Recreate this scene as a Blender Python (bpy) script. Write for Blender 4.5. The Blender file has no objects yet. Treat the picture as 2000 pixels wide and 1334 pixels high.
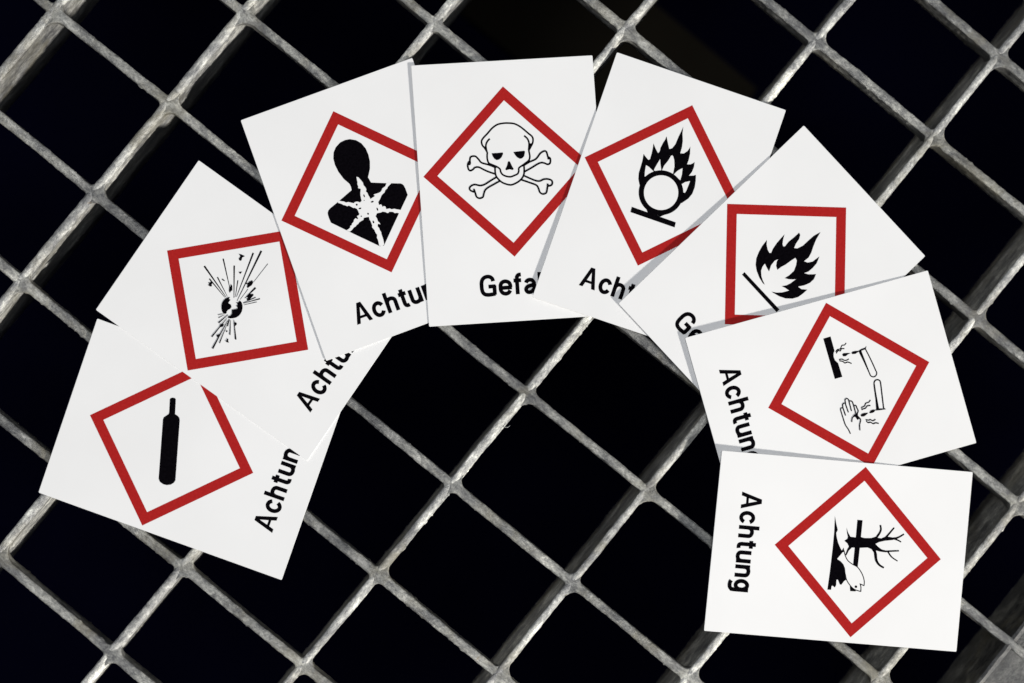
import bpy, math, random
import numpy as np
from mathutils import Matrix, Vector
from mathutils.geometry import tessellate_polygon

# ------------------------------------------------------------------ camera
sc = bpy.context.scene
MM = 0.001
CAM_POS = (-12.383, -5.939, 588.722)
CAM_ROT = [[0.9991229, 0.0, -0.0418745], [-0.0008346, 0.9998014, -0.0199125], [0.0418662, 0.01993, 0.9989244]]

cd = bpy.data.cameras.new('camera')
cd.lens = 72.0; cd.sensor_width = 36.0; cd.clip_start = 0.01; cd.clip_end = 20.0
cd.dof.use_dof = True; cd.dof.focus_distance = 0.589; cd.dof.aperture_fstop = 5.6
co = bpy.data.objects.new('camera', cd)
m = Matrix(CAM_ROT).to_4x4(); m.translation = Vector(CAM_POS) * MM
co.matrix_world = m
sc.collection.objects.link(co); sc.camera = co

# ------------------------------------------------------------------ world, lamps, exposure
wd = bpy.data.worlds.new('World'); sc.world = wd; wd.use_nodes = True
bg = wd.node_tree.nodes['Background']
bg.inputs['Color'].default_value = (0.80, 0.85, 1.0, 1); bg.inputs['Strength'].default_value = 0.12

def area(name, loc, size, watt, col):
    l = bpy.data.lights.new(name, 'AREA'); l.shape = 'DISK'; l.size = size; l.energy = watt; l.color = col
    o = bpy.data.objects.new(name, l); sc.collection.objects.link(o)
    o.location = loc; o.rotation_euler = (-Vector(loc)).to_track_quat('-Z', 'Y').to_euler()
    return o
KEY_ELEV = math.radians(23); KEY_AZ = math.radians(-41); KEY_D = 3.4
area('key_lamp', (KEY_D*math.cos(KEY_ELEV)*math.cos(KEY_AZ), KEY_D*math.cos(KEY_ELEV)*math.sin(KEY_AZ), KEY_D*math.sin(KEY_ELEV)),
     0.26, 161.0, (1.0, 0.97, 0.925))
area('overhead_fill', (-0.05, 0.10, 1.7), 0.55, 13.2, (0.93, 0.96, 1.0))  # soft fill added overhead in place of ambient room light
vs = sc.view_settings
vs.view_transform = 'Standard'; vs.look = 'None'; vs.exposure = 0.0; vs.gamma = 1.0; vs.use_curve_mapping = False

# ------------------------------------------------------------------ helpers
def link(o, parent=None):
    sc.collection.objects.link(o)
    if parent is not None: o.parent = parent
    return o
def mesh_obj(name, verts, faces, mat, parent=None, smooth=False):
    me = bpy.data.meshes.new(name)
    me.from_pydata([tuple(v) for v in verts], [], faces); me.update()
    me.materials.append(mat)
    if smooth: me.polygons.foreach_set('use_smooth', [True]*len(me.polygons))
    return link(bpy.data.objects.new(name, me), parent)
def new_mat(name):
    mt = bpy.data.materials.new(name); mt.use_nodes = True
    nt = mt.node_tree; return mt, nt, nt.nodes['Principled BSDF'], nt.links
def node(nt, t, **kw):
    n = nt.nodes.new(t)
    for k, v in kw.items(): setattr(n, k, v)
    return n
def ramp(nt, stops):
    r = node(nt, 'ShaderNodeValToRGB'); e = r.color_ramp.elements
    while len(e) < len(stops): e.new(0.5)
    for el, (p, c) in zip(e, stops): el.position = p; el.color = (*c, 1)
    return r

# ------------------------------------------------------------------ materials
def zinc(name, ang, dark=1.0):
    mt, nt, b, L = new_mat(name)
    tc = node(nt, 'ShaderNodeTexCoord')
    def noise(scale, detail=6, rough=0.6, vec=None, dist=0.0):
        n = node(nt, 'ShaderNodeTexNoise'); n.inputs['Scale'].default_value = scale
        n.inputs['Detail'].default_value = detail; n.inputs['Roughness'].default_value = rough; n.inputs['Distortion'].default_value = dist
        L.new(vec or tc.outputs['Object'], n.inputs['Vector']); return n
    # cloudy zinc bloom, grey to near white, streaked along the flats
    mr = node(nt, 'ShaderNodeMapping'); mr.inputs['Rotation'].default_value = (0, 0, -ang)
    L.new(tc.outputs['Object'], mr.inputs['Vector'])
    mp = node(nt, 'ShaderNodeMapping'); mp.inputs['Scale'].default_value = (0.62, 1.0, 1.0)
    L.new(mr.outputs['Vector'], mp.inputs['Vector'])
    ms = node(nt, 'ShaderNodeMapping'); ms.inputs['Scale'].default_value = (0.55, 1.0, 1.0)
    L.new(mr.outputs['Vector'], ms.inputs['Vector'])
    n1 = noise(190, 12, 0.82, mp.outputs['Vector'], 0.25)
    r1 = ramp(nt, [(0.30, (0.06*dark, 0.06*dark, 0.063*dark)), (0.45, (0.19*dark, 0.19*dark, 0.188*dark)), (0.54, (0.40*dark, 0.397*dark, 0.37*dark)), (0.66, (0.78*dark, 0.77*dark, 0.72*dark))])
    L.new(n1.outputs['Fac'], r1.inputs['Fac'])
    # fine speckle
    n2 = noise(1500, 6, 0.8, ms.outputs['Vector'])
    r2 = ramp(nt, [(0.32, (0.40, 0.40, 0.40)), (0.5, (0.95, 0.95, 0.95)), (0.68, (1.35, 1.35, 1.3))])
    L.new(n2.outputs['Fac'], r2.inputs['Fac'])
    mx = node(nt, 'ShaderNodeMix', data_type='RGBA', blend_type='MULTIPLY'); mx.inputs['Factor'].default_value = 0.95
    L.new(r1.outputs['Color'], mx.inputs['A']); L.new(r2.outputs['Color'], mx.inputs['B'])
    n7 = noise(38, 3, 0.5, mp.outputs['Vector'])
    r7 = ramp(nt, [(0.36, (0.55, 0.55, 0.56)), (0.52, (0.95, 0.95, 0.94)), (0.66, (1.3, 1.29, 1.25))])
    L.new(n7.outputs['Fac'], r7.inputs['Fac'])
    mx0 = node(nt, 'ShaderNodeMix', data_type='RGBA', blend_type='MULTIPLY'); mx0.inputs['Factor'].default_value = 1.0
    L.new(mx.outputs['Result'], mx0.inputs['A']); L.new(r7.outputs['Color'], mx0.inputs['B']); mx = mx0
    # olive-brown dirt and a little rust in patches
    n3 = noise(48, 7, 0.7, None, 0.5)
    r3 = ramp(nt, [(0.50, (0, 0, 0)), (0.70, (0.75, 0.75, 0.75))])
    L.new(n3.outputs['Fac'], r3.inputs['Fac'])
    mx2 = node(nt, 'ShaderNodeMix', data_type='RGBA', blend_type='MIX')
    L.new(r3.outputs['Color'], mx2.inputs['Factor']); L.new(mx.outputs['Result'], mx2.inputs['A']); mx2.inputs['B'].default_value = (0.205, 0.185, 0.125, 1)
    n4 = noise(160, 5, 0.7, None, 0.3)
    r4 = ramp(nt, [(0.69, (0, 0, 0)), (0.76, (0.8, 0.8, 0.8))])
    L.new(n4.outputs['Fac'], r4.inputs['Fac'])
    mx3 = node(nt, 'ShaderNodeMix', data_type='RGBA', blend_type='MIX')
    L.new(r4.outputs['Color'], mx3.inputs['Factor']); L.new(mx2.outputs['Result'], mx3.inputs['A']); mx3.inputs['B'].default_value = (0.22, 0.135, 0.05, 1)
    L.new(mx3.outputs['Result'], b.inputs['Base Color'])
    nm_ = noise(320, 8, 0.75, mp.outputs['Vector'], 0.2)
    me_ = node(nt, 'ShaderNodeMapRange'); me_.inputs['From Min'].default_value = 0.35; me_.inputs['From Max'].default_value = 0.65
    me_.inputs['To Min'].default_value = 0.0; me_.inputs['To Max'].default_value = 0.35
    L.new(nm_.outputs['Fac'], me_.inputs['Value']); L.new(me_.outputs['Result'], b.inputs['Metallic'])
    rr = node(nt, 'ShaderNodeMapRange'); rr.inputs['From Min'].default_value = 0.3; rr.inputs['From Max'].default_value = 0.7; rr.inputs['To Min'].default_value = 0.26; rr.inputs['To Max'].default_value = 0.58
    L.new(n1.outputs['Fac'], rr.inputs['Value']); L.new(rr.outputs['Result'], b.inputs['Roughness'])
    n5 = noise(1900, 6, 0.75); n6 = noise(1000, 6, 0.7)
    ad = node(nt, 'ShaderNodeMath', operation='MULTIPLY_ADD'); ad.inputs[1].default_value = 1.2
    L.new(n6.outputs['Fac'], ad.inputs[0]); L.new(n5.outputs['Fac'], ad.inputs[2])
    bp = node(nt, 'ShaderNodeBump'); bp.inputs['Strength'].default_value = 0.8; bp.inputs['Distance'].default_value = 0.00022
    L.new(ad.outputs['Value'], bp.inputs['Height']); L.new(bp.outputs['Normal'], b.inputs['Normal'])
    return mt
def paper():
    mt, nt, b, L = new_mat('white_card')
    tc = node(nt, 'ShaderNodeTexCoord')
    n = node(nt, 'ShaderNodeTexNoise'); n.inputs['Scale'].default_value = 2600; n.inputs['Detail'].default_value = 3
    L.new(tc.outputs['Object'], n.inputs['Vector'])
    n2 = node(nt, 'ShaderNodeTexNoise'); n2.inputs['Scale'].default_value = 22; n2.inputs['Detail'].default_value = 5
    L.new(tc.outputs['Object'], n2.inputs['Vector'])
    r = ramp(nt, [(0.3, (0.775, 0.768, 0.752)), (0.7, (0.825, 0.818, 0.802))])
    L.new(n2.outputs['Fac'], r.inputs['Fac'])
    # a few specks of dirt
    n3 = node(nt, 'ShaderNodeTexNoise'); n3.inputs['Scale'].default_value = 420; n3.inputs['Detail'].default_value = 1
    L.new(tc.outputs['Object'], n3.inputs['Vector'])
    r3 = ramp(nt, [(0.80, (0, 0, 0)), (0.84, (0.35, 0.35, 0.35))]); L.new(n3.outputs['Fac'], r3.inputs['Fac'])
    mx = node(nt, 'ShaderNodeMix', data_type='RGBA'); L.new(r3.outputs['Color'], mx.inputs['Factor'])
    L.new(r.outputs['Color'], mx.inputs['A']); mx.inputs['B'].default_value = (0.4, 0.38, 0.34, 1)
    L.new(mx.outputs['Result'], b.inputs['Base Color'])
    b.inputs['Roughness'].default_value = 0.55; b.inputs['Specular IOR Level'].default_value = 0.25
    bp = node(nt, 'ShaderNodeBump'); bp.inputs['Strength'].default_value = 0.12; bp.inputs['Distance'].default_value = 0.00005
    L.new(n.outputs['Fac'], bp.inputs['Height']); L.new(bp.outputs['Normal'], b.inputs['Normal'])
    return mt
def ink(name, c0, c1, spec=0.12):
    mt, nt, b, L = new_mat(name)
    tc = node(nt, 'ShaderNodeTexCoord')
    n = node(nt, 'ShaderNodeTexNoise'); n.inputs['Scale'].default_value = 1500; n.inputs['Detail'].default_value = 3
    L.new(tc.outputs['Object'], n.inputs['Vector'])
    r = ramp(nt, [(0.35, c0), (0.65, c1)]); L.new(n.outputs['Fac'], r.inputs['Fac']); L.new(r.outputs['Color'], b.inputs['Base Color'])
    b.inputs['Roughness'].default_value = 0.6; b.inputs['Specular IOR Level'].default_value = spec
    return mt
def plain(name, col, rough=0.9):
    mt, nt, b, L = new_mat(name)
    tc = node(nt, 'ShaderNodeTexCoord'); n = node(nt, 'ShaderNodeTexNoise'); n.inputs['Scale'].default_value = 5; n.inputs['Detail'].default_value = 4
    L.new(tc.outputs['Object'], n.inputs['Vector'])
    r = ramp(nt, [(0.35, tuple(0.4*c for c in col)), (0.7, col)]); L.new(n.outputs['Fac'], r.inputs['Fac']); L.new(r.outputs['Color'], b.inputs['Base Color'])
    b.inputs['Roughness'].default_value = rough; b.inputs['Specular IOR Level'].default_value = 0.0
    return mt
TH = -0.686
ZINC_C = zinc('galvanised_steel_cross', TH, 0.84); ZINC_B = zinc('galvanised_steel_bearing', TH+math.pi/2, 1.5); DULL = zinc('dull_steel', TH+math.pi/2, 0.42); CARD = paper()  # bearing steel colour raised so its key-facing walls look brighter lit
RED = ink('red_ink', (0.350, 0.0100, 0.0095), (0.395, 0.0135, 0.0125), 0.06)
BLACK = ink('black_ink', (0.0020, 0.0016, 0.0024), (0.0034, 0.0028, 0.004), 0.0)
PIT = plain('dark_pit', (0.0030, 0.0030, 0.0140))  # near-black base colour holds the shade of the depth

# ------------------------------------------------------------------ the dark shaft below
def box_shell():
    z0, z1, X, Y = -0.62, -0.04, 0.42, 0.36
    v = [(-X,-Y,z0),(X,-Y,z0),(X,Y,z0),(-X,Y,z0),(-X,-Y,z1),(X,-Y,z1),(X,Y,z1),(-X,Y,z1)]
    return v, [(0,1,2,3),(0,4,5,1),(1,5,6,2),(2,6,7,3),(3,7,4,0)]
pit = mesh_obj('pit', *box_shell(), PIT); pit['kind'] = 'structure'

# ------------------------------------------------------------------ grating
LAT = {'o': [16.162, -9.317], 'th': -0.686846, 'a': 43.937, 'b': 33.14, 'bi': {0: (1.63, 0.0), 1: (-0.49, 0.0032), 2: (-0.07, 0.0031), 3: (-0.61, -0.0012), 4: (0.05, -0.0034), 5: (0.73, 0.0013), 6: (-0.01, 0.0047), 7: (-0.38, 0.0038)}, 'bj': {-5: (1.71, 0.0019), -4: (-0.43, -0.0036), -3: (-0.73, -0.0003), -2: (0.16, 0.0003), -1: (-0.33, 0.0011), 0: (-0.49, -0.0065), 1: (0.35, -0.0021), 2: (0.63, 0.005), 3: (0.8, -0.002), 4: (-0.15, 0.0142)}}

BR_P = (87.63, 112.01)
FIBRE_P = (9.64, -18.65)
rng = np.random.default_rng(11)
def vnoise(x, y, cx, cy, seed):
    """smooth 2-D value noise in -1..1"""
    r = np.random.default_rng(seed); g = r.uniform(-1, 1, (64, 64))
    X = x/cx; Y = y/cy; xi = np.floor(X).astype(int); yi = np.floor(Y).astype(int); fx = X-xi; fy = Y-yi
    fx = fx*fx*(3-2*fx); fy = fy*fy*(3-2*fy)
    a = g[xi % 64, yi % 64]; b = g[(xi+1) % 64, yi % 64]; c = g[xi % 64, (yi+1) % 64]; d = g[(xi+1) % 64, (yi+1) % 64]
    return (a*(1-fx)+b*fx)*(1-fy)+(c*(1-fx)+d*fx)*fy

def profile(hw, depth, round_, zs):
    """half profile from the bottom up one side over the rounded top and down: (lateral, z)"""
    left = [(-hw*0.93, -depth)] + [(-hw*0.95, z) for z in zs] 
    arc = [(-hw*math.cos(t)*1.0 if t < math.pi/2 else -hw*math.cos(t), -round_ + round_*math.sin(t)) for t in np.linspace(0.0, math.pi, 13)]
    # squarish round-over
    arc = [(math.copysign(abs(x/hw)**0.5, x)*hw, z) for x, z in arc]
    right = [(-x, z) for x, z in left[::-1]]
    return left + arc + right

grating = link(bpy.data.objects.new('steel_grating', None))
grating['label'] = 'galvanised steel floor grating with rectangular openings under the fan of cards'
grating['category'] = 'grating'
th = LAT['th']; D1 = np.array([math.cos(th), math.sin(th)]); D2 = np.array([math.sin(th), -math.cos(th)]); ORG = np.array(LAT['o'])
def bu(i, v):   # centre of bearing bar i at position v
    e, s = LAT['bi'].get(i, (0.0, 0.0)); return LAT['a']*(i-4)+e+s*v
def bv(j, u):
    e, s = LAT['bj'].get(j, (0.0, 0.0)); return LAT['b']*j+e+s*u
HB, HC = 1.22, 1.36
IS = list(range(-2, 9)); JS = list(range(-9, 8))
XL, YL = 205.0, 150.0
def span(fixed_pt, d):
    """parameter range of a line inside the built rectangle"""
    lo, hi = -1e9, 1e9
    for k, lim in ((0, XL), (1, YL)):
        a = (-lim-fixed_pt[k])/d[k]; b = (lim-fixed_pt[k])/d[k]
        lo = max(lo, min(a, b)); hi = min(hi, max(a, b))
    return lo, hi
FIL = {}
for i in IS:
    for j in JS:
        for q in ((1,1),(1,-1),(-1,1),(-1,-1)):
            r = rng.uniform(0.6, 2.0)
            if q[0] == 1: r = rng.uniform(1.6, 2.6) if rng.random() < 0.3 else rng.uniform(2.6, 4.2)
            FIL[(i,j)+q] = r
def build_bar(name, kind, idx, seed):
    bearing = kind == 'b'
    if bearing: p0 = ORG + D1*bu(idx, 0.0); d = D2; n = D1
    else:       p0 = ORG + D2*bv(idx, 0.0); d = D1; n = D2
    lo, hi = span(p0, d)
    if hi-lo < 12: return
    s = np.arange(lo, hi, 0.4); ns = len(s)
    if bearing: base = np.array([bu(idx, t) for t in s]); hw, depth = HB, 30.0
    else:       base = np.array([bv(idx, t) for t in s]); hw, depth = HC, 8.0
    zs = [-22, -15, -10.5, -7.5, -5.2, -3.6, -2.4, -1.4] if bearing else [-6, -4.5, -3.3, -2.2, -1.2]
    pr = np.array(profile(hw, depth, 0.55 if bearing else 0.6, zs)); npf = len(pr)
    S, K = np.meshgrid(s, np.arange(npf), indexing='ij')
    lat = np.repeat(pr[None, :, 0], ns, 0); zz = np.repeat(pr[None, :, 1], ns, 0)
    side = np.sign(lat); arcl = np.cumsum(np.r_[0, np.hypot(*np.diff(pr, axis=0).T)])[None, :].repeat(ns, 0)
    # slow changes in coating thickness, sags, fine lumps
    grow = 0.22*vnoise(S, side*3+7, 19, 1.7, seed) + 0.10*vnoise(S, arcl, 5.5, 2.6, seed+1) + 0.05*vnoise(S, arcl, 1.7, 1.1, seed+2) + 0.075*vnoise(S, arcl, 0.8, 0.7, seed+5)
    pim = vnoise(S, arcl, 1.1, 1.2, seed+3); grow = grow + 1.3*np.clip(pim-0.74, 0, 1)
    lat = lat + side*grow*np.clip(np.abs(lat)/hw, 0, 1)
    topw = np.clip(1+zz/1.2, 0, 1)
    tilt = 0.06 + 0.12*vnoise(S, 0*S, 23, 1, seed+8) if bearing else 0.25*vnoise(S, 0*S, 31, 1, seed+8)
    zz = zz - topw*tilt*(lat/hw) - (0.10 if bearing else 0.12)*topw
    if bearing: zz = zz - topw*(0.75+0.3*vnoise(S, 0*S, 11, 1, seed+9))*np.clip(lat/hw, 0, 1.2)**2.2
    zz = zz + topw*(0.08*vnoise(S, lat*0.6+9, 6, 1.5, seed+4) + 0.05*vnoise(S, lat, 1.0, 0.8, seed+6))
    if not bearing:     # the zinc has run into the corners where the bars cross
        for i in IS:
            dist = S - bu(i, 0.0) - (LAT['bi'].get(i, (0, 0))[1])*base[:, None]
            for qs in (1, -1):
                t = np.abs(dist)-HB*0.9
                for ps in (1, -1):
                    r = FIL[(i, idx, qs, ps)]
                    m_ = (np.sign(dist) == qs) & (side == ps) & (t < r)
                    tt = np.clip(t, 0, r); ex = r-np.sqrt(np.maximum(r*r-(r-tt)**2, 0))
                    fade = np.clip(1+(zz+1.5)/9.0, 0.25, 1)
                    lat = lat + np.where(m_, ps*ex*fade*np.clip(np.abs(lat)/hw, 0, 1), 0)
                    zz = zz - np.where(m_, 0.30*ex/r*topw*np.clip(np.abs(lat)/hw-0.4, 0, 1), 0)
    else:               # sagging blobs at the crossings
        for j in JS:
            dist = S - bv(j, base[:, None])
            zz = zz - 0.12*np.exp(-(dist/2.2)**2)*topw
    zz = np.minimum(zz, 0.22)
    xy = ORG[None, None, :] + d[None, None, :]*S[:, :, None] + n[None, None, :]*(base[:, None]+lat)[:, :, None]
    V = np.concatenate([xy, zz[:, :, None]], 2).reshape(-1, 3)*MM
    Fc = []
    for a in range(ns-1):
        o0 = a*npf
        for k in range(npf-1): Fc.append((o0+k, o0+npf+k, o0+npf+k+1, o0+k+1))
        Fc.append((o0+npf-1, o0+2*npf-1, o0+npf, o0))
    flip = (d[0]*n[1]-d[1]*n[0]) < 0
    if not flip: Fc = [f[::-1] for f in Fc]
    Fc.append(tuple(range(npf))); Fc.append(tuple(range((ns-1)*npf, ns*npf))[::-1])
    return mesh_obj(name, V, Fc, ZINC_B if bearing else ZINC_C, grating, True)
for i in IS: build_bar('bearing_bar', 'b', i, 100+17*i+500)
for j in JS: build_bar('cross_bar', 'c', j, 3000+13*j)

# the edge flat at the lower right, half a mesh beyond the last full bay
def edge_strip():
    u0 = LAT['a']*3.53; v0, v1 = -150, 60; V = []; Fc = []
    pr = [(-1.3, -30), (-1.3, -2), (-1.1, -0.4), (-0.3, -0.02), (0.8, -0.5), (1.2, -1.6), (14.0, -1.9), (14.0, -4), (1.2, -4.2), (1.0, -30)]
    vsn = np.arange(v0, v1, 1.0)
    for t in vsn:
        for k, (a, z) in enumerate(pr):
            w = 0.10*float(vnoise(np.array([t]), np.array([k*1.0]), 3.0, 1.5, 77)[0])
            q = ORG + D1*(u0+a+w) + D2*t
            V.append((q[0]*MM, q[1]*MM, (z+w)*MM))
    npf = len(pr)
    for a in range(len(vsn)-1):
        for k in range(npf): Fc.append((a*npf+k, (a+1)*npf+k, (a+1)*npf+(k+1) % npf, a*npf+(k+1) % npf))
    return V, [f[::-1] for f in Fc]
mesh_obj('edge_angle', *edge_strip(), DULL, grating, False)

# a small curled fibre beside a crossing, drawn in the bearing bar material
def fibre_mesh():
    c = np.array(FIBRE_P); pts = [(-0.4, 0.3), (0.3, -0.1), (0.9, -0.25), (1.5, -0.2), (1.9, 0.1), (2.1, 0.35)]
    V = []; Fc = []
    for k, (x, y) in enumerate(pts):
        r = 0.17*(1-0.12*k)
        for a in range(6):
            t = a*math.pi/3; V.append(((c[0]+x)*MM, (c[1]+y+r*math.cos(t))*MM, (-0.6+0.15*k+r*math.sin(t))*MM))
    for k in range(len(pts)-1):
        for a in range(6): Fc.append((k*6+a, k*6+(a+1) % 6, (k+1)*6+(a+1) % 6, (k+1)*6+a))
    return V, Fc
mesh_obj('loose_fibre', *fibre_mesh(), ZINC_B, grating, True)

# a dim bracket deep under the grating, upper middle of the view
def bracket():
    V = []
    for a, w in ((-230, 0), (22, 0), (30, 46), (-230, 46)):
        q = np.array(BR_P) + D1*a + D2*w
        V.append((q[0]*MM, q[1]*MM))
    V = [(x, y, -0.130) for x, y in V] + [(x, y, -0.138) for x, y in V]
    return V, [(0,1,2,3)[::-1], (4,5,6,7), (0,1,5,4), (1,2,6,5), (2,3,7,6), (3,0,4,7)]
br = mesh_obj('support_bracket', *bracket(), plain('bracket_rust', (0.0055, 0.0048, 0.0036)), None); br['kind'] = 'structure'

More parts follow.
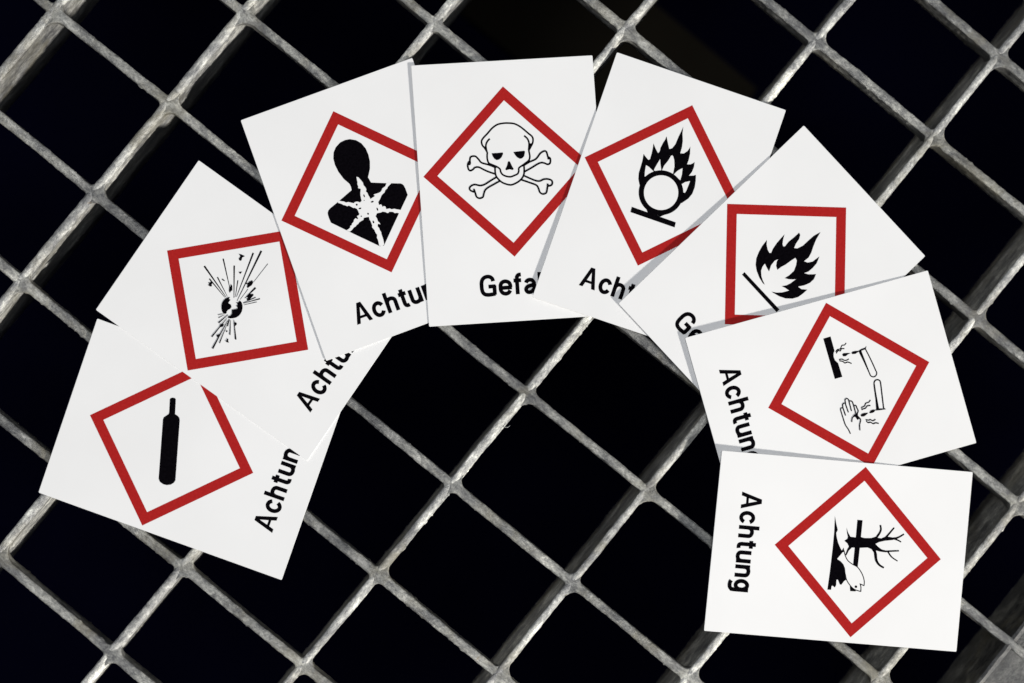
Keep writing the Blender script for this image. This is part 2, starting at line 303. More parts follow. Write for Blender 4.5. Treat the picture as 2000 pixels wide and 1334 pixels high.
# ------------------------------------------------------------------ cards
CARDS = [
 dict(name='gas',ctr=[-79.668,-25.071,0.579],ex=[0.336465,0.941696,-1e-06],ey=[-0.941695,0.336465,0.001065],nz=[0.001003,-0.000358,0.999999],corners=[[-25.81,36.29],[26.36,37.46],[-26.34,-37.07],[25.78,-36.67]], ops=[
  ['P',[11.59,10.3,12.01,10.17,12.33,9.64,12.41,9.04,12.17,8.68,10.11,8.05,8.12,7.45,7.88,6.49,7.49,5.91,6.81,5.57,-1.41,3.26,-9.64,0.95,-10.45,1.16,-11.22,1.81,-11.72,2.78,-11.84,3.89,-11.49,4.99,-10.82,5.6,-2.6,7.91,5.52,10.19,6.15,10.19,6.95,9.62,7.52,9.2,8.07,9.22,9.75,9.73],0,0],
 ]),
 dict(name='explode',ctr=[-61.607,14.66,0.826],ex=[0.57605,0.817411,-0.002382],ey=[-0.817411,0.576053,0.001484],nz=[0.002585,0.001092,0.999996],corners=[[-25.7,36.76],[26.03,37.67],[-26.35,-37.23],[25.38,-36.32]], ops=[
  ['T',[2.24,18.86,-1.42,8.73],0.533,0.187,0],
  ['T',[0.11,15.59,-1.71,8.92],0.4,0.16,0],
  ['T',[1.81,13.98,-1.08,8.49],0.373,0.12,0],
  ['T',[7.06,15.69,1.45,9.47],0.4,0.187,0],
  ['T',[7.26,11.98,-0.31,6.71],0.453,0.187,0],
  ['T',[4.42,8.69,0.13,6.54],0.32,0.133,0],
  ['T',[13.37,9.64,0.32,6.27],0.48,0.16,0],
  ['T',[15.18,8.1,-0.57,5.48],0.56,0.16,0],
  ['T',[13.22,4.47,6.57,4.74],0.173,0.12,0],
  ['T',[4.04,4.89,0.28,4.96],0.147,0.12,0],
  ['T',[5.61,3.35,1.36,4.11],0.56,0.16,0],
  ['T',[3.35,1.75,-0.02,3.78],0.32,0.12,0],
  ['T',[3.75,0.5,-0.05,3.6],0.347,0.12,0],
  ['T',[2.47,0.72,-0.35,3.23],0.2,0.107,0],
  ['P',[10.69,12.96,11.03,12.24,11.25,11.03,10.47,11.44,9.91,11.21,9.53,11.18,9.3,11.5,9.54,12.07,10.29,12.04,10.65,12.45],0,0],
  ['P',[6.47,9.9,7.19,9.12,6.25,9.18],0,0],
  ['P',[-0.88,15.28,-0.76,14.89,-0.1,14.64,-0.2,14.09,-0.85,14.1,-1.21,13.69,-1.6,14.13,-1.62,14.84,-1.22,14.73],0,0],
  ['P',[1.94,12.55,2.34,12.43,2.18,11.52,1.92,11.89],0,0],
  ['P',[1.41,9.53,1.67,9.39,2.43,9.69,2.22,9.06,1.15,8.3,0.76,8.51,0.14,8.47,0.53,9.06],0,0],
  ['P',[4.84,6.5,5.3,6.42,5.31,5.95,5.95,5.84,6.81,5.32,6.47,4.76,5.51,4.64,4.72,4.96,4.22,5.09,4.28,5.46,4.99,5.72],0,0],
  ['P',[1.91,4.02,2.99,3.98,3.77,2.77,3.44,2.54,2.71,2.66,1.96,2.69,1.2,3.2,1.56,3.61,2.11,3.52],0,0],
  ['P',[-0.79,7.71,-1.31,7.71,-1.36,7.16,-1.92,7.21,-2.4,7.16,-2.51,6.79,-2.38,6.3,-2.87,5.73,-3.55,5.76,-4.14,6.08,-4.7,6.13,-4.99,5.92,-5.41,5.99,-5.74,6.56,-5.4,7.22,-4.82,7.88,-4.13,8.36,-3.38,8.65,-2.52,8.7,-1.73,8.52,-1.17,8.18],0,0],
  ['P',[-1.06,5.47,-0.71,4.98,-0.04,4.87,0.05,4.63,-0.18,4.03,-0.67,3.46,-1.36,2.97,-2.16,2.63,-2.96,2.51,-3.84,2.61,-4.6,2.96,-5.24,3.54,-5.77,4.19,-5.99,4.92,-5.5,4.97,-5.01,4.58,-4.36,4.6,-3.47,5.23,-2.58,4.39,-2.19,4.15,-1.85,4.39,-1.93,4.93,-1.42,4.69,-1.14,4.97],0,0],
  ['T',[-6.9,7.58,-5.86,6.63],0.195,0.147,0],
  ['T',[-7.52,6.99,-5.78,6.09],0.22,0.122,0],
  ['T',[-8.71,6.16,-5.23,5.31],0.415,0.171,0],
  ['T',[-13.06,5.42,-6.15,4.95],0.415,0.147,0],
  ['T',[-15.68,3.28,-6.68,4.43],0.489,0.147,0],
  ['T',[-13.26,2.57,-6.14,4.3],0.293,0.122,0],
  ['T',[-8.01,3.49,-6.07,4.2],0.318,0.195,0],
  ['T',[-9.64,1.52,-5.96,3.84],0.366,0.122,0],
  ['T',[-9.76,-0.62,-5.44,3.1],0.44,0.147,0],
  ['P',[-9.27,5.39,-8.61,5.49,-8.36,5.15,-7.81,5.1,-8.28,4.62,-8.82,4.53,-9.39,4.93],0,0],
  ['P',[-11.87,4.58,-11.33,4.23,-10.95,3.9,-11.57,3.83,-12.14,3.8,-12.23,4.25],0,0],
  ['P',[-9.61,2.94,-9.11,3.07,-9.01,2.71,-9.45,2.61],0,0],
  ['P',[-11.83,1.59,-11.39,1.39,-11.01,1.58,-10.77,1.24,-11.3,0.94,-11.6,0.43,-11.85,0.99],0,0],
  ['P',[-6.1,2.56,-5.65,2.14,-5.91,1.67,-6.59,1.7,-6.85,1.96,-6.53,2.33],0,0],
 ]),
 dict(name='health',ctr=[-28.555,43.692,0.917],ex=[0.940559,0.339425,-0.011784],ey=[-0.339469,0.940615,-0.001918],nz=[0.010433,0.005804,0.999929],corners=[[-26.07,36.42],[26.27,37.0],[-26.44,-36.69],[25.91,-36.11]], ops=[
  ['P',[1.5,20.91,3.06,20.03,4.19,18.69,4.87,16.83,4.98,14.9,4.74,12.97,4.05,11.05,3.25,9.72,2.66,8.85,2.98,7.12,6.97,5.51,10.88,4.04,11.29,3.68,11.55,3.13,11.67,2.14,11.67,0.25,5.99,-5.41,0.36,-11.13,-0.85,-10.97,-6.37,-5.44,-11.74,0.12,-11.83,1.36,-11.8,2.56,-11.64,3.17,-11.24,3.68,-10.59,4.07,-8.59,4.78,-2.98,6.95,-2.88,7.99,-2.98,8.84,-4.05,10.7,-4.79,13.12,-5.05,15.37,-4.88,17.19,-4.21,18.84,-3.1,20.06,-1.44,20.95,0.1,21.13],0,0],
  ['P',[-0.41,10.09,0.05,9.77,0.48,8.71,0.76,7.88,0.67,7.17,0.96,6.41,1.04,5.72,0.69,5.19,0.99,4.68,0.98,4.1,1.15,3.31,1.19,2.72,1.83,2.9,2.71,3.08,2.5,3.65,3.31,3.61,4.04,3.59,4.65,3.7,5.1,4.03,5.4,4.42,5.86,4.58,6.4,4.72,6.81,5.15,7.11,5.53,8.49,5.04,7.7,4.67,7.1,4.39,6.7,3.95,6.14,3.75,5.58,3.12,5.02,2.91,4.5,2.61,4.07,2.1,3.7,1.74,3.0,1.17,2.93,0.29,3.35,0.31,3.64,0.12,3.68,-0.58,4.13,-0.46,4.51,-0.76,4.48,-1.52,5.42,-1.66,5.92,-2.08,6.7,-2.2,7.22,-2.55,8.31,-3.15,7.64,-4.01,7.03,-3.55,6.41,-3.45,6.09,-2.97,5.67,-2.77,5.1,-2.53,4.52,-2.78,3.92,-2.19,3.23,-1.83,2.7,-1.92,2.24,-1.84,1.54,-1.75,1.24,-2.14,0.89,-2.34,1.09,-3.23,1.04,-4.03,1.35,-4.55,1.41,-5.07,0.81,-4.69,0.47,-5.3,0.73,-6.05,0.69,-6.61,0.87,-7.25,0.73,-7.86,0.74,-8.51,0.71,-9.49,0.48,-10.91,-0.28,-11.1,-0.97,-10.77,-0.74,-9.13,-0.82,-8.29,-0.45,-7.6,-0.71,-6.85,-0.73,-6.02,-1.12,-5.06,-0.9,-4.65,-0.89,-3.83,-0.93,-3.16,-1.04,-2.8,-0.97,-1.92,-1.75,-1.81,-2.45,-1.72,-2.71,-2.2,-3.32,-2.31,-4.03,-2.47,-4.57,-2.85,-5.01,-2.93,-5.46,-3.27,-5.97,-3.33,-6.81,-3.85,-7.53,-4.12,-8.29,-3.42,-7.5,-3.27,-6.96,-2.98,-6.88,-2.59,-6.37,-2.53,-6.16,-2.12,-5.57,-1.84,-5.24,-1.3,-4.64,-0.99,-4.32,-1.46,-4.0,-1.38,-4.12,-0.55,-3.59,-0.57,-3.19,-0.23,-3.29,0.27,-3.25,0.61,-3.4,1.32,-3.56,1.55,-3.94,1.88,-4.25,1.92,-4.71,2.45,-5.23,3.04,-5.74,2.98,-6.29,3.5,-6.7,3.73,-7.03,4.17,-7.93,4.83,-7.54,5.46,-6.91,4.95,-6.21,4.62,-5.74,4.12,-5.11,4.06,-4.57,3.74,-3.78,3.23,-3.06,3.41,-2.53,3.28,-1.97,2.81,-1.36,3.05,-1.27,3.84,-1.15,4.62,-0.92,5.36,-0.42,6.41,-1.08,6.86,-0.84,7.3,-0.89,7.97,-0.64,8.54,-0.58,9.17],0,1],
  ['E',[-0.19,4.2],0.187,0.466,0],
  ['E',[-0.64,2.96],0.14,0.14,0],
  ['E',[-3.05,2.51],0.28,0.28,0],
  ['E',[-2.55,1.18],0.435,0.218,0],
  ['E',[-2.95,-1.05],0.187,0.187,0],
  ['E',[-0.87,-1.05],0.249,0.28,0],
  ['E',[1.43,1.81],0.435,0.233,0],
  ['E',[2.08,-0.71],0.202,0.466,0],
  ['E',[-0.23,-3.79],0.218,0.404,0],
 ]),
 dict(name='skull',ctr=[11.98,49.296,0.877],ex=[0.997661,0.06723,-0.01236],ey=[-0.06723,0.997737,0.000421],nz=[0.01236,0.000411,0.999924],corners=[[-26.21,37.64],[26.18,37.48],[-26.12,-37.59],[26.26,-37.75]], ops=[
  ['T',[-6.06,11.35,-6.64,12.51,-7.33,13.5,-7.48,14.64,-6.91,15.54,-5.6,16.78,-4.18,18.2,-2.61,19.15,-0.9,19.42,0.61,19.38,2.29,19.09,3.74,18.28,4.81,17.37,6.05,16.16,7.11,15.15,7.37,14.29,7.16,13.17,6.52,12.07,5.99,11.16,6.03,10.41,6.1,9.27,5.7,8.26,4.11,7.13,2.79,6.31,2.63,5.34,2.24,4.61,1.27,4.2,0.12,3.89,-1.18,4.16,-2.09,4.69,-2.56,5.47,-2.7,6.24,-3.44,6.94,-4.9,7.69,-5.81,8.22,-6.15,9.28,-6.16,10.41,-6.01,11.34],0.51,0.51,1],
  ['T',[-5.05,15.24,-5.85,14.44,-6.3,13.43,-6.28,12.3,-6.07,11.25],0.51,0.51,1],
  ['T',[4.87,15.48,5.75,14.57,6.14,13.42,6.07,12.29,5.89,11.17],0.51,0.51,1],
  ['P',[-7.07,13.1,-6.32,13.06,-6.11,12.1,-5.95,11.06,-6.42,11.65,-6.81,12.33],0,0],
  ['P',[6.22,13.13,7.07,13.17,6.67,12.06,5.98,11.07,5.92,12.11],0,0],
  ['T',[-4.12,6.7,-4.15,5.38,-3.91,4.24,-3.14,3.15,-2.07,2.24,-0.04,1.55,1.68,2.0,3.06,2.86,3.89,3.94,4.19,5.05,4.27,6.74],0.51,0.51,1],
  ['P',[-4.81,10.98,-3.17,10.98,-1.62,11.03,-1.5,10.65,-2.04,9.64,-2.73,9.07,-3.5,8.92,-4.13,9.34,-4.58,10.12],0,0],
  ['P',[1.45,10.97,3.06,11.06,4.67,11.13,4.83,10.82,4.5,9.56,3.86,8.99,3.19,8.88,2.38,9.41,1.83,10.2],0,0],
  ['P',[0.01,8.42,0.32,8.22,0.8,6.96,1.25,6.08,0.91,5.78,0.04,6.06,-0.98,5.85,-1.2,6.14,-0.65,7.05,-0.31,8.16],0,0],
  ['T',[-4.02,6.85,-5.84,7.71,-7.86,8.44,-8.64,9.43,-9.43,10.33,-10.26,10.48,-10.94,10.24,-11.18,9.4,-11.18,8.65],0.51,0.51,1],
  ['T',[-11.2,9.22,-11.77,8.5,-11.91,7.57,-11.65,6.61,-11.11,6.38,-10.42,6.72,-9.83,7.21,-8.7,7.18,-7.43,6.44,-5.98,5.69,-4.24,4.98],0.51,0.51,1],
  ['P',[-11.84,8.6,-10.95,9.48,-10.91,8.44,-11.19,7.93,-11.75,7.97],0,0],
  ['T',[4.39,7.08,5.85,7.78,7.59,8.42,8.4,9.13,9.22,10.11,10.3,10.67,10.95,10.48,11.18,9.71,11.31,8.95],0.51,0.51,1],
  ['T',[11.31,8.95,11.91,8.53,11.99,7.77,11.75,7.03,11.07,6.79,10.16,7.22,9.22,7.38,8.06,6.98,6.3,6.05,4.25,5.08],0.51,0.51,1],
  ['P',[11.09,9.24,11.93,8.91,12.07,8.14,11.17,8.2],0,0],
  ['T',[-4.02,3.96,-5.78,3.04,-7.34,2.19,-8.68,1.9,-10.25,2.28,-11.31,1.97,-11.82,1.35,-11.59,0.67,-10.58,0.23,-10.62,1.08],0.51,0.51,1],
  ['T',[-10.54,0.89,-10.24,-0.26,-9.93,-1.31,-9.12,-1.74,-8.16,-1.43,-7.8,-0.41,-7.37,0.5,-6.47,1.2,-4.91,1.95,-3.06,2.83],0.51,0.51,1],
  ['T',[4.12,3.92,5.72,3.07,7.36,2.31,8.49,2.14,9.65,2.54,10.78,2.56,11.88,2.12,12.11,1.35,11.69,0.71,10.74,0.58,10.78,1.24],0.51,0.51,1],
  ['T',[10.77,1.05,10.49,-0.25,10.13,-1.36,9.17,-1.67,8.35,-1.15,7.97,0.1,7.46,0.98,5.82,1.74,3.25,2.81],0.51,0.51,1],
  ['P',[2.92,6.36,4.62,7.66,6.07,8.23,5.99,7.58,4.56,6.82],0,0],
  ['P',[-5.8,8.31,-4.17,7.36,-3.46,6.75,-4.22,6.61,-5.67,7.46],0,0],
 ]),
 dict(name='oxid',ctr=[54.993,45.633,1.131],ex=[0.945867,-0.324554,-0.000159],ey=[0.324511,0.94575,-0.015808],nz=[0.005281,0.0149,0.999875],corners=[[-25.83,37.4],[25.96,37.7],[-26.09,-37.58],[25.7,-37.28]], ops=[
  ['P',[-7.29,3.11,-8.14,4.55,-8.63,6.35,-8.68,8.31,-8.76,10.01,-9.07,12.01,-8.11,11.35,-7.18,10.81,-6.82,11.18,-6.9,12.89,-7.09,14.55,-7.33,15.83,-6.25,14.6,-5.17,13.61,-4.88,14.21,-5.0,15.28,-4.78,16.84,-4.46,18.07,-4.43,19.07,-3.53,17.52,-2.46,15.79,-1.76,16.28,-1.25,17.7,-1.08,20.11,-0.86,21.67,-0.71,23.26,-0.31,21.37,0.45,19.4,0.83,17.56,0.92,15.66,1.93,15.96,2.7,16.97,2.99,17.94,3.03,18.57,3.64,16.55,3.86,14.65,3.83,13.28,4.82,13.63,5.37,14.19,5.7,14.67,5.97,13.16,5.86,11.64,5.38,10.36,6.53,10.76,7.23,11.25,7.73,9.57,8.06,7.7,7.99,5.7,7.34,3.99,5.98,2.16,3.59,1.21,-3.03,-1.08],0,0],
  ['P',[-6.66,5.85,-7.08,7.38,-7.36,9.14,-6.44,8.97,-4.62,8.12,-5.72,6.87],0,1],
  ['P',[-4.73,8.45,-4.67,9.21,-4.35,10.81,-4.06,12.14,-3.42,10.63,-2.7,9.23,-3.8,8.48],0,1],
  ['P',[-2.48,9.31,-2.36,10.76,-1.7,12.47,-1.38,14.07,-1.11,14.36,-0.74,14.16,-0.12,13.27,0.55,11.52,0.84,9.35,-0.67,9.44],0,1],
  ['P',[1.12,9.25,1.7,10.44,2.4,11.3,2.92,11.8,3.33,10.01,3.42,8.27],0,1],
  ['P',[4.18,7.34,4.92,8.22,6.19,8.98,6.14,7.53,6.04,6.01,5.87,5.26,5.38,5.24,4.74,6.55],0,1],
  ['E',[-0.68,3.04],6.483,6.483,0],
  ['P',[-3.35,-2.68,0.32,0.08,2.8,-2.27,1.29,-3.66,-2.52,-3.67],0,0],
  ['E',[-0.68,3.04],4.967,5.037,1],
  ['P',[-7.35,-3.62,6.12,-3.71,6.26,-5.22,-7.25,-5.21],0,0],
 ]),
 dict(name='flame',ctr=[87.588,23.73,1.74],ex=[0.688611,-0.72513,-0.001162],ey=[0.724772,0.68832,-0.030352],nz=[0.022809,0.020058,0.999539],corners=[[-25.94,37.59],[25.81,37.17],[-25.7,-37.4],[26.05,-37.83]], ops=[
  ['P',[-0.42,-2.79,-1.16,-2.93,-3.0,-2.55,-4.99,-1.75,-6.49,-0.72,-7.65,0.67,-8.46,2.43,-9.07,4.41,-9.24,5.69,-9.4,6.69,-8.46,5.64,-7.24,4.89,-6.18,4.56,-5.83,4.93,-6.35,6.13,-6.74,8.05,-6.92,9.9,-7.02,11.54,-6.29,10.28,-5.42,9.16,-4.78,8.82,-4.43,9.18,-4.68,10.82,-4.51,12.9,-4.46,14.26,-4.48,14.98,-3.74,14.74,-3.11,13.66,-2.79,12.09,-2.24,10.78,-1.51,11.41,-0.98,13.14,-0.95,15.36,-0.85,17.51,-0.28,19.64,0.43,17.12,1.32,15.14,2.2,13.45,2.66,11.89,2.48,10.24,3.53,10.77,4.28,12.0,4.46,13.51,4.59,14.52,5.47,12.54,5.65,10.68,5.54,9.11,4.99,7.89,6.11,8.55,7.08,9.58,7.57,10.24,8.23,8.75,8.19,7.11,7.58,5.45,6.6,3.88,7.82,4.1,9.1,5.25,9.03,3.49,8.78,1.77,7.99,0.29,6.58,-1.14,4.9,-2.05,3.35,-2.52,2.23,-2.83,3.55,-1.87,4.62,-0.66,5.62,1.18,4.21,0.86,3.16,0.47,3.98,1.64,4.38,2.93,4.63,4.94,4.0,4.14,3.1,3.32,2.12,2.73,2.45,4.23,2.48,6.16,1.75,7.71,0.9,8.86,0.05,9.07,-0.23,7.66,-0.48,5.65,-0.87,4.36,-1.06,2.85,-2.1,3.35,-2.85,4.3,-3.15,5.15,-3.48,4.07,-3.24,2.43,-2.36,0.75,-3.92,1.13,-4.84,1.46,-4.68,0.33,-4.09,-0.8,-2.87,-1.83,-1.73,-2.37],0,0],
  ['P',[-7.15,-4.56,7.6,-4.65,7.65,-5.82,-7.13,-5.61],0,0],
 ]),
 dict(name='corr',ctr=[104.38,-8.461,2.322],ex=[0.267557,-0.963539,-0.002279],ey=[0.962632,0.267407,-0.042811],nz=[0.04186,0.00926,0.999081],corners=[[-25.96,36.92],[26.0,37.04],[-26.04,-36.98],[25.92,-36.86]], ops=[
  ['P',[-15.11,1.79,-15.16,4.05,-10.81,4.05,-10.26,3.58,-9.25,3.32,-8.2,3.43,-7.14,4.08,-3.01,4.2,-3.0,1.88],0,0],
  ['T',[-10.43,4.25,-10.95,4.91,-10.96,5.81,-11.76,6.56,-11.68,7.31,-12.14,7.95],0.318,0.318,1],
  ['T',[-9.99,4.3,-10.61,5.07,-10.37,5.65,-10.86,6.17,-10.67,7.02],0.342,0.342,1],
  ['T',[-8.05,4.6,-7.96,5.48,-7.41,6.1,-7.29,6.71,-7.47,7.45],0.342,0.342,1],
  ['T',[-7.67,4.62,-7.24,5.53,-6.65,6.01,-6.66,6.91,-5.96,7.87],0.342,0.342,1],
  ['P',[-9.17,5.87,-9.48,6.3,-9.35,7.03,-8.96,8.47,-8.77,7.51,-8.46,6.78,-8.61,6.05],0,0],
  ['P',[-8.92,8.59,-9.22,9.06,-9.18,9.95,-8.81,11.27,-8.63,10.57,-8.36,9.72,-8.5,8.85],0,0],
  ['P',[-8.97,10.79,-8.99,11.64,-8.05,11.69,-1.76,12.33,-1.85,11.99,-5.54,11.4,-8.28,10.86],0,0],
  ['T',[-1.91,12.16,-1.16,12.26,-0.76,12.57,-0.53,13.04,-0.58,13.58,-0.97,14.06,-1.54,14.25,-2.19,14.14,-4.13,13.85,-6.64,13.4,-9.07,12.88],0.34,0.34,1],
  ['P',[-8.97,10.69,-9.26,11.82,-9.32,12.9,-9.68,13.48,-8.82,13.02,-8.75,11.58],0,0],
  ['T',[2.77,12.38,1.32,12.65,0.64,13.16,0.56,13.88,1.0,14.46,1.84,14.51,5.02,14.02,9.25,13.35],0.386,0.386,1],
  ['P',[1.54,12.45,1.65,12.81,3.91,12.51,8.82,12.06,8.85,11.17,5.91,11.77,3.12,12.14],0,0],
  ['P',[8.76,10.7,8.59,11.74,9.03,13.3,8.94,13.61,9.47,14.02,9.18,11.85,9.02,11.05],0,0],
  ['P',[9.07,6.28,8.79,6.75,8.75,7.47,9.03,8.72,9.43,7.98,9.7,7.2,9.56,6.46],0,0],
  ['P',[9.1,8.94,8.54,9.57,8.52,10.35,8.8,11.0,9.29,10.41,9.39,9.82,9.31,9.21],0,0],
  ['T',[7.28,7.04,6.97,7.41,6.83,8.15,6.18,8.76,6.14,9.62,5.64,10.32],0.32,0.32,1],
  ['T',[7.68,7.0,7.55,7.53,7.54,8.23,7.05,8.94,7.18,9.88],0.346,0.346,1],
  ['T',[10.76,7.39,11.1,8.21,11.11,8.76,11.6,9.33,11.41,10.23],0.346,0.346,1],
  ['T',[11.19,7.47,11.75,7.88,11.84,8.56,12.45,9.23,12.41,9.94,12.82,10.81],0.346,0.346,1],
  ['T',[13.45,1.98,12.07,1.74,10.56,1.26,8.73,1.15,6.93,1.1,5.83,1.13,5.55,1.49,5.71,1.93],0.32,0.32,1],
  ['T',[5.71,1.91,8.02,2.05],0.333,0.333,1],
  ['T',[5.59,1.97,4.91,2.02,4.49,2.35,4.54,2.9,5.1,2.95,7.35,3.09],0.333,0.333,1],
  ['T',[4.64,3.01,3.64,3.13,3.34,3.69,3.77,4.1,4.46,4.12,7.24,4.07],0.333,0.333,1],
  ['T',[4.26,4.13,4.36,4.64,4.72,5.03,5.7,5.1,7.09,5.13,8.18,5.07],0.333,0.333,1],
  ['T',[6.01,5.22,6.02,5.74,6.88,5.86,7.61,5.99,8.27,5.63],0.333,0.333,1],
  ['T',[10.29,3.26,9.19,3.76,8.82,4.49],0.333,0.333,1],
  ['T',[10.01,5.95,10.61,5.88,11.69,5.29,13.26,4.92],0.333,0.333,1],
  ['P',[8.23,5.01,8.16,5.74,9.0,5.54,9.9,6.04,10.38,6.05,9.97,5.57,10.21,5.08,9.49,4.84,9.07,4.56,9.02,4.13,8.56,4.22],0,0],
 ]),
 dict(name='env',ctr=[106.458,-54.62,2.912],ex=[-0.094425,-0.995532,0.000181],ey=[0.993497,-0.094243,-0.063891],nz=[0.063623,-0.005853,0.997957],corners=[[-26.18,37.25],[25.98,37.1],[-25.73,-36.96],[25.93,-37.38]], ops=[
  ['P',[-10.0,-2.32,-7.79,-1.7,-6.05,-1.09,-5.18,-1.46,-4.06,-1.24,-2.42,-0.66,-1.16,0.03,-0.27,0.6,-1.16,1.09,0.04,1.44,0.21,0.93,2.27,-0.52,2.84,0.59,3.61,1.44,4.69,2.02,6.36,2.36,7.97,2.71,8.45,2.08,9.54,1.4,9.49,0.92,8.14,0.21,8.26,-0.16,9.76,-0.12,10.5,-0.44,10.04,-1.15,10.15,-1.43,11.23,-1.49,11.28,-2.58,5.81,-2.31,-0.6,-2.13,-5.5,-2.1],0,0],
  ['T',[-0.33,1.27,1.14,1.79,2.47,2.68,3.39,4.12,4.02,5.53,5.06,6.59,6.49,7.5,7.95,8.02,9.23,8.1],0.283,0.283,1],
  ['T',[9.26,8.14,8.86,6.9,9.72,7.21,11.03,7.29],0.302,0.302,0],
  ['T',[10.99,7.33,10.82,6.35,10.45,5.16,9.43,3.9,8.01,2.81,6.36,2.27],0.283,0.283,1],
  ['E',[9.75,5.73],0.378,0.378,0],
  ['P',[9.61,3.92,11.14,4.16,11.1,5.7,10.73,5.86,10.03,4.54],0,0],
  ['P',[-9.45,4.39,-9.43,5.94,-4.68,5.89,4.1,5.73,3.37,4.31,-1.53,4.34,-4.17,4.39],0,0],
  ['P',[-6.93,1.43,-5.66,1.93,-4.41,2.82,-4.36,4.37,-4.58,5.9,-4.4,7.07,-4.57,8.99,-5.04,10.11,-4.82,10.91,-4.72,11.89,-5.4,13.18,-5.33,14.54,-5.24,15.72,-5.51,16.66,-5.03,16.61,-4.53,15.2,-4.16,13.1,-3.64,11.4,-3.02,10.34,-2.3,11.14,-1.55,12.37,-1.35,13.75,-1.47,14.32,-1.03,14.36,-0.84,13.02,-0.93,11.65,-1.13,10.67,-0.03,11.06,0.91,11.14,0.59,10.44,-0.51,10.04,-1.39,9.29,-1.76,8.09,-1.47,5.8,-1.36,3.49,-0.45,2.7,1.07,2.07,0.86,1.76,-0.78,2.19,-1.57,2.6,-2.46,2.04,-3.1,1.11,-3.77,1.92,-4.25,2.06,-5.63,1.65],0,0],
  ['T',[-4.68,10.34,-6.07,11.18,-7.24,11.56,-8.54,11.28],0.642,0.491,1],
  ['T',[-4.82,13.04,-6.02,13.9,-8.14,15.45],0.642,0.397,1],
  ['T',[-4.89,14.58,-5.19,16.3,-5.76,17.41,-6.55,18.51],0.567,0.397,1],
  ['T',[-4.92,15.75,-4.66,16.74,-4.19,17.85],0.491,0.359,1],
  ['T',[-1.07,13.38,-1.32,15.11,-1.61,17.45],0.491,0.378,1],
  ['T',[-1.14,14.15,0.35,15.45,1.37,17.29],0.472,0.321,1],
  ['T',[-0.18,10.6,1.67,11.02,2.91,12.0,3.64,13.43],0.869,0.491,1],
 ]),
]

LABELS = {
 'gas':     'white card with a black gas bottle in a red diamond, lowest of the fan',
 'explode': 'white card showing a bursting ball in a red diamond, overlapping the gas bottle card',
 'health':  'white card with black bust and white star burst on its chest in red diamond',
 'skull':   'white card with skull and crossbones in a red diamond, reading Gefahr',
 'oxid':    'white card with a flame over a circle in a red diamond',
 'flame':   'white card with a plain flame above a bar in a red diamond',
 'corr':    'white card with test tubes dripping on a bar and a hand in a red diamond',
 'env':     'white card with dead tree and fish in a red diamond, topmost of the fan',
}
WORD = {'skull': 'Gefahr', 'flame': 'Gefahr'}
class Print:
    """thin layers of ink; each shape lies a few microns above the one before"""
    def __init__(s): s.v = []; s.f = []; s.mi = []; s.layer = 0
    def z(s): s.layer += 1; return 0.012 + 0.004*s.layer
    def poly(s, pts, mi=0, hole=None):
        z = s.z(); loops = [[Vector((x, y, 0)) for x, y in pts]]
        if hole: loops.append([Vector((x, y, 0)) for x, y in hole])
        o = len(s.v); allp = [p for l in loops for p in l]; s.v += [(p.x*MM, p.y*MM, z*MM) for p in allp]
        for t in tessellate_polygon(loops):
            a, b, c = (allp[k] for k in t)
            if (b-a).cross(c-a).z < 0: t = t[::-1]
            s.f.append(tuple(o+k for k in t)); s.mi.append(mi)
    def stroke(s, pts, w0, w1, smooth=True, mi=0):
        P = [np.array(p, float) for p in pts]
        closed = np.hypot(*(P[0]-P[-1])) < 0.12 and len(P) > 5
        if smooth and len(P) > 2:
            Q = []; m_ = len(P)
            for i in range(m_-1):
                a, b, c, e = P[max(i-1, 0)], P[i], P[i+1], P[min(i+2, m_-1)]
                for t in np.linspace(0, 1, 6, endpoint=False):
                    Q.append(0.5*((2*b)+(-a+c)*t+(2*a-5*b+4*c-e)*t*t+(-a+3*b-3*c+e)*t**3))
            Q.append(P[-1]); P = Q
        z = s.z(); o = len(s.v); n = len(P)
        for i in range(n):
            a = P[max(i-1, 0)]; b = P[min(i+1, n-1)]; d1 = P[i]-a; d2 = b-P[i]
            l1, l2 = np.hypot(*d1), np.hypot(*d2)
            if l1 < 1e-9: d1, l1 = d2, l2
            if l2 < 1e-9: d2, l2 = d1, l1
            n1 = np.array([-d1[1], d1[0]])/l1; n2 = np.array([-d2[1], d2[0]])/l2; nn = n1+n2
            k = np.hypot(*nn); nn = nn/k if k > 1e-6 else n1
            mit = 1/max(0.5, float(nn@n1)); w = (w0+(w1-w0)*i/(n-1))/2*mit
            for sg in (1, -1): q = P[i]+nn*w*sg; s.v.append((q[0]*MM, q[1]*MM, z*MM))
        for i in range(n-1):
            s.f.append((o+2*i, o+2*i+1, o+2*i+3, o+2*i+2)); s.mi.append(mi)
    def ellipse(s, c, rx, ry, mi=0):
        s.poly([(c[0]+rx*math.cos(t), c[1]+ry*math.sin(t)) for t in np.linspace(0, 2*math.pi, 64 if rx > 1 else 14, endpoint=False)], mi)
    def build(s, name, mats, parent, label=None):
        o = mesh_obj(name, s.v, s.f, mats[0], parent)
        for mt in mats[1:]: o.data.materials.append(mt)
        o.data.polygons.foreach_set('material_index', s.mi)
        if label: o['label'] = label
        return o
W = 0.188      # stem weight, cap height 1
def ell(cx, cy, rx, ry, a0, a1, n=16): return [(cx+rx*math.cos(math.radians(a)), cy+ry*math.sin(math.radians(a))) for a in np.linspace(a0, a1, n)]
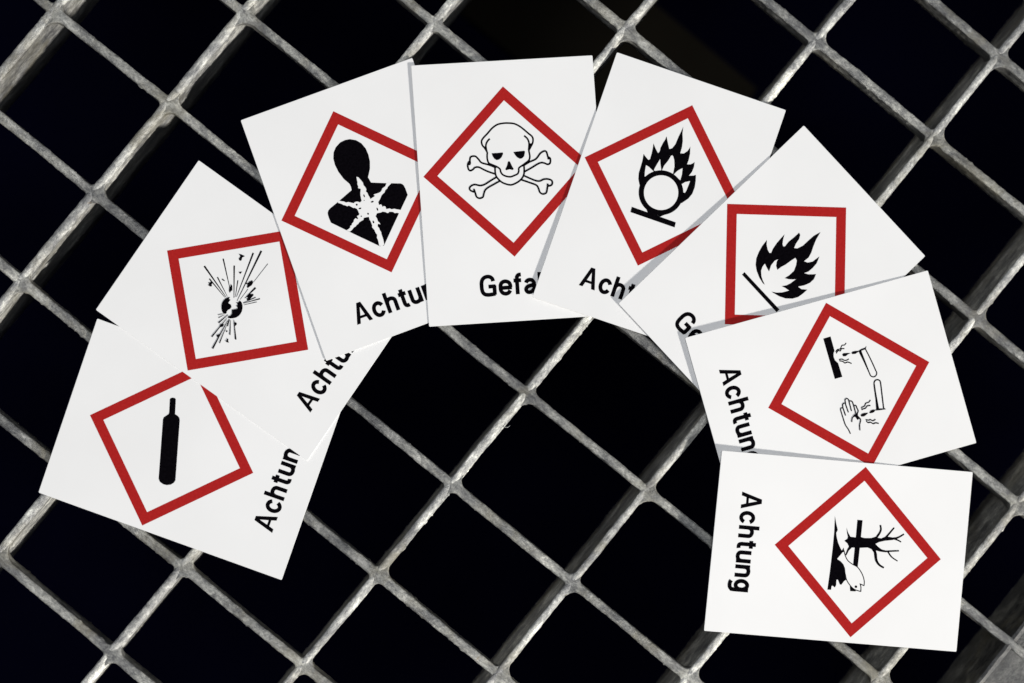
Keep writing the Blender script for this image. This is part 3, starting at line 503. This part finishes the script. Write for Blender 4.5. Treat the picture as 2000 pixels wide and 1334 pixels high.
GLYPH = {
 'A': (0.66, [('p', [(0,0),(0.245,1),(0.415,1),(0.66,0),(0.508,0),(0.45,0.235),(0.21,0.235),(0.152,0)], [(0.24,0.36),(0.42,0.36),(0.33,0.77)])]),
 'c': (0.48, [('s', ell(0.255,0.36,0.185,0.295,28,332,26))]),
 'h': (0.47, [('s', [(0.071,0),(0.071,1)]), ('s', [(0.071,0.42),(0.09,0.54),(0.15,0.625),(0.235,0.655),(0.325,0.63),(0.385,0.56),(0.40,0.45),(0.40,0)])]),
 't': (0.34, [('s', [(0.165,0.90),(0.165,0.30),(0.172,0.16),(0.21,0.085),(0.28,0.066),(0.335,0.075)]), ('s', [(0.02,0.665),(0.325,0.665)])]),
 'u': (0.47, [('s', [(0.071,0.72),(0.071,0.27),(0.085,0.155),(0.145,0.085),(0.235,0.066),(0.32,0.10),(0.38,0.18),(0.40,0.30)]), ('s', [(0.40,0.72),(0.40,0)])]),
 'n': (0.47, [('s', [(0.071,0),(0.071,0.72)]), ('s', [(0.071,0.42),(0.09,0.54),(0.15,0.625),(0.235,0.655),(0.325,0.63),(0.385,0.56),(0.40,0.45),(0.40,0)])]),
 'g': (0.49, [('s', ell(0.235,0.375,0.165,0.28,0,360,30)), ('s', [(0.415,0.72),(0.415,0.0),(0.40,-0.10),(0.34,-0.175),(0.24,-0.20),(0.14,-0.185),(0.07,-0.14)])]),
 'G': (0.66, [('s', [(0.535,0.70),(0.51,0.82),(0.43,0.91),(0.32,0.938),(0.20,0.90),(0.115,0.80),(0.075,0.65),(0.071,0.50),(0.075,0.35),(0.105,0.20),(0.18,0.10),(0.30,0.064),(0.42,0.068),(0.60,0.095)]), ('s', [(0.575,0.05),(0.575,0.50)]), ('s', [(0.34,0.455),(0.62,0.455)])]),
 'e': (0.50, [('s', [(0.46,0.36),(0.455,0.48),(0.40,0.60),(0.26,0.658),(0.13,0.60),(0.075,0.48),(0.071,0.36),(0.08,0.23),(0.14,0.115),(0.26,0.063),(0.38,0.105),(0.445,0.215)]), ('s', [(0.10,0.35),(0.52,0.35)])]),
 'f': (0.33, [('s', [(0.15,0),(0.15,0.72),(0.165,0.85),(0.225,0.925),(0.32,0.935)]), ('s', [(0.015,0.665),(0.315,0.665)])]),
 'a': (0.48, [('s', [(0.085,0.52),(0.13,0.61),(0.23,0.657),(0.33,0.63),(0.385,0.55),(0.40,0.44),(0.40,0.0)]), ('s', [(0.40,0.40),(0.27,0.385),(0.14,0.335),(0.075,0.22),(0.11,0.10),(0.20,0.062),(0.32,0.12),(0.40,0.26)])]),
 'r': (0.32, [('s', [(0.071,0),(0.071,0.72)]), ('s', [(0.071,0.40),(0.10,0.54),(0.17,0.63),(0.30,0.65)])]),
}
def letter_word(word, parent):
    pr = Print(); cap = 6.0; gap = 0.085; tot = sum(GLYPH[c][0] for c in word)+gap*(len(word)-1)
    x = -14.6 if word == 'Achtung' else -10.8; k = cap
    sx = 28.6/(tot*cap) if word == 'Achtung' else 23.2/(tot*cap)
    y0 = -30.0
    for c in word:
        adv, parts = GLYPH[c]
        for part in parts:
            f = lambda p: (x+p[0]*cap*sx, y0+p[1]*cap)
            if part[0] == 'p': pr.poly([f(p) for p in part[1]], 0, [f(p) for p in part[2]])
            else: pr.stroke([f(p) for p in part[1]], W*cap, W*cap, len(part[1]) > 2)
        x += (adv+gap)*cap*sx
    return pr.build('lettering', [BLACK], parent)

def card_sheet(cs, parent, seed):
    """stiff sheet: slightly rounded cut corners, softened upper and lower arrises, a faint warp"""
    t = 0.22; rr = 0.35
    order = [cs[0], cs[2], cs[3], cs[1]]            # anticlockwise seen from the printed side
    P = [np.array(q) for q in order]; ring = []
    for k in range(4):
        a, b, c = P[k-1], P[k], P[(k+1) % 4]; u = (a-b)/np.hypot(*(a-b)); w = (c-b)/np.hypot(*(c-b))
        for s_ in np.linspace(0, 1, 4): ring.append(b+u*rr*(1-s_)**2+w*rr*s_**2)
        L_ = np.hypot(*(c-b))
        for s_ in np.arange(6, L_-5, 6): ring.append(b+w*s_)
    c0 = sum(P)/4; n = len(ring); V = []
    for inset, z in ((0.05, 0.0), (0.0, -0.04), (0.0, -t+0.04), (0.05, -t)):
        for q in ring:
            d_ = (c0-q)/np.hypot(*(c0-q)); p = q+d_*inset; V.append((p[0]*MM, p[1]*MM, z*MM))
    Fc = [tuple(range(n)), tuple(range(3*n, 4*n))[::-1]]
    for l in range(3):
        for k in range(n):
            k2 = (k+1) % n; Fc.append((l*n+k, (l+1)*n+k, (l+1)*n+k2, l*n+k2))
    return mesh_obj('card_sheet', V, Fc, CARD, parent)

for ci, cdt in enumerate(CARDS):
    nm = cdt['name']
    root = link(bpy.data.objects.new('hazard_card', None))
    root.empty_display_size = 0.01
    M = Matrix.Identity(4)
    for r_ in range(3):
        M[r_][0] = cdt['ex'][r_]; M[r_][1] = cdt['ey'][r_]; M[r_][2] = cdt['nz'][r_]; M[r_][3] = cdt['ctr'][r_]*MM
    root.matrix_world = M
    root['label'] = LABELS[nm]; root['category'] = 'card'; root['group'] = 'hazard cards laid out in a fan'
    card_sheet(cdt['corners'], root, ci)
    # red diamond frame
    pr = Print(); h = 24.6; bw = 2.85*math.sqrt(2); cx, cy = -0.25, 5.45
    pr.poly([(cx, cy+h), (cx-h, cy), (cx, cy-h), (cx+h, cy)], 0, [(cx, cy+h-bw), (cx-h+bw, cy), (cx, cy-h+bw), (cx+h-bw, cy)])
    pr.build('red_border', [RED], root)
    pc = Print()
    for o in cdt['ops']:
        pts = list(zip(o[1][0::2], o[1][1::2]))
        if o[0] == 'P': pc.poly(pts, o[3])
        elif o[0] == 'T': pc.stroke(pts, o[2], o[3], bool(o[4]))
        else: pc.ellipse(pts[0], o[2], o[3], o[4])
    pc.build('pictogram', [BLACK, CARD], root)
    letter_word(WORD.get(nm, 'Achtung'), root)
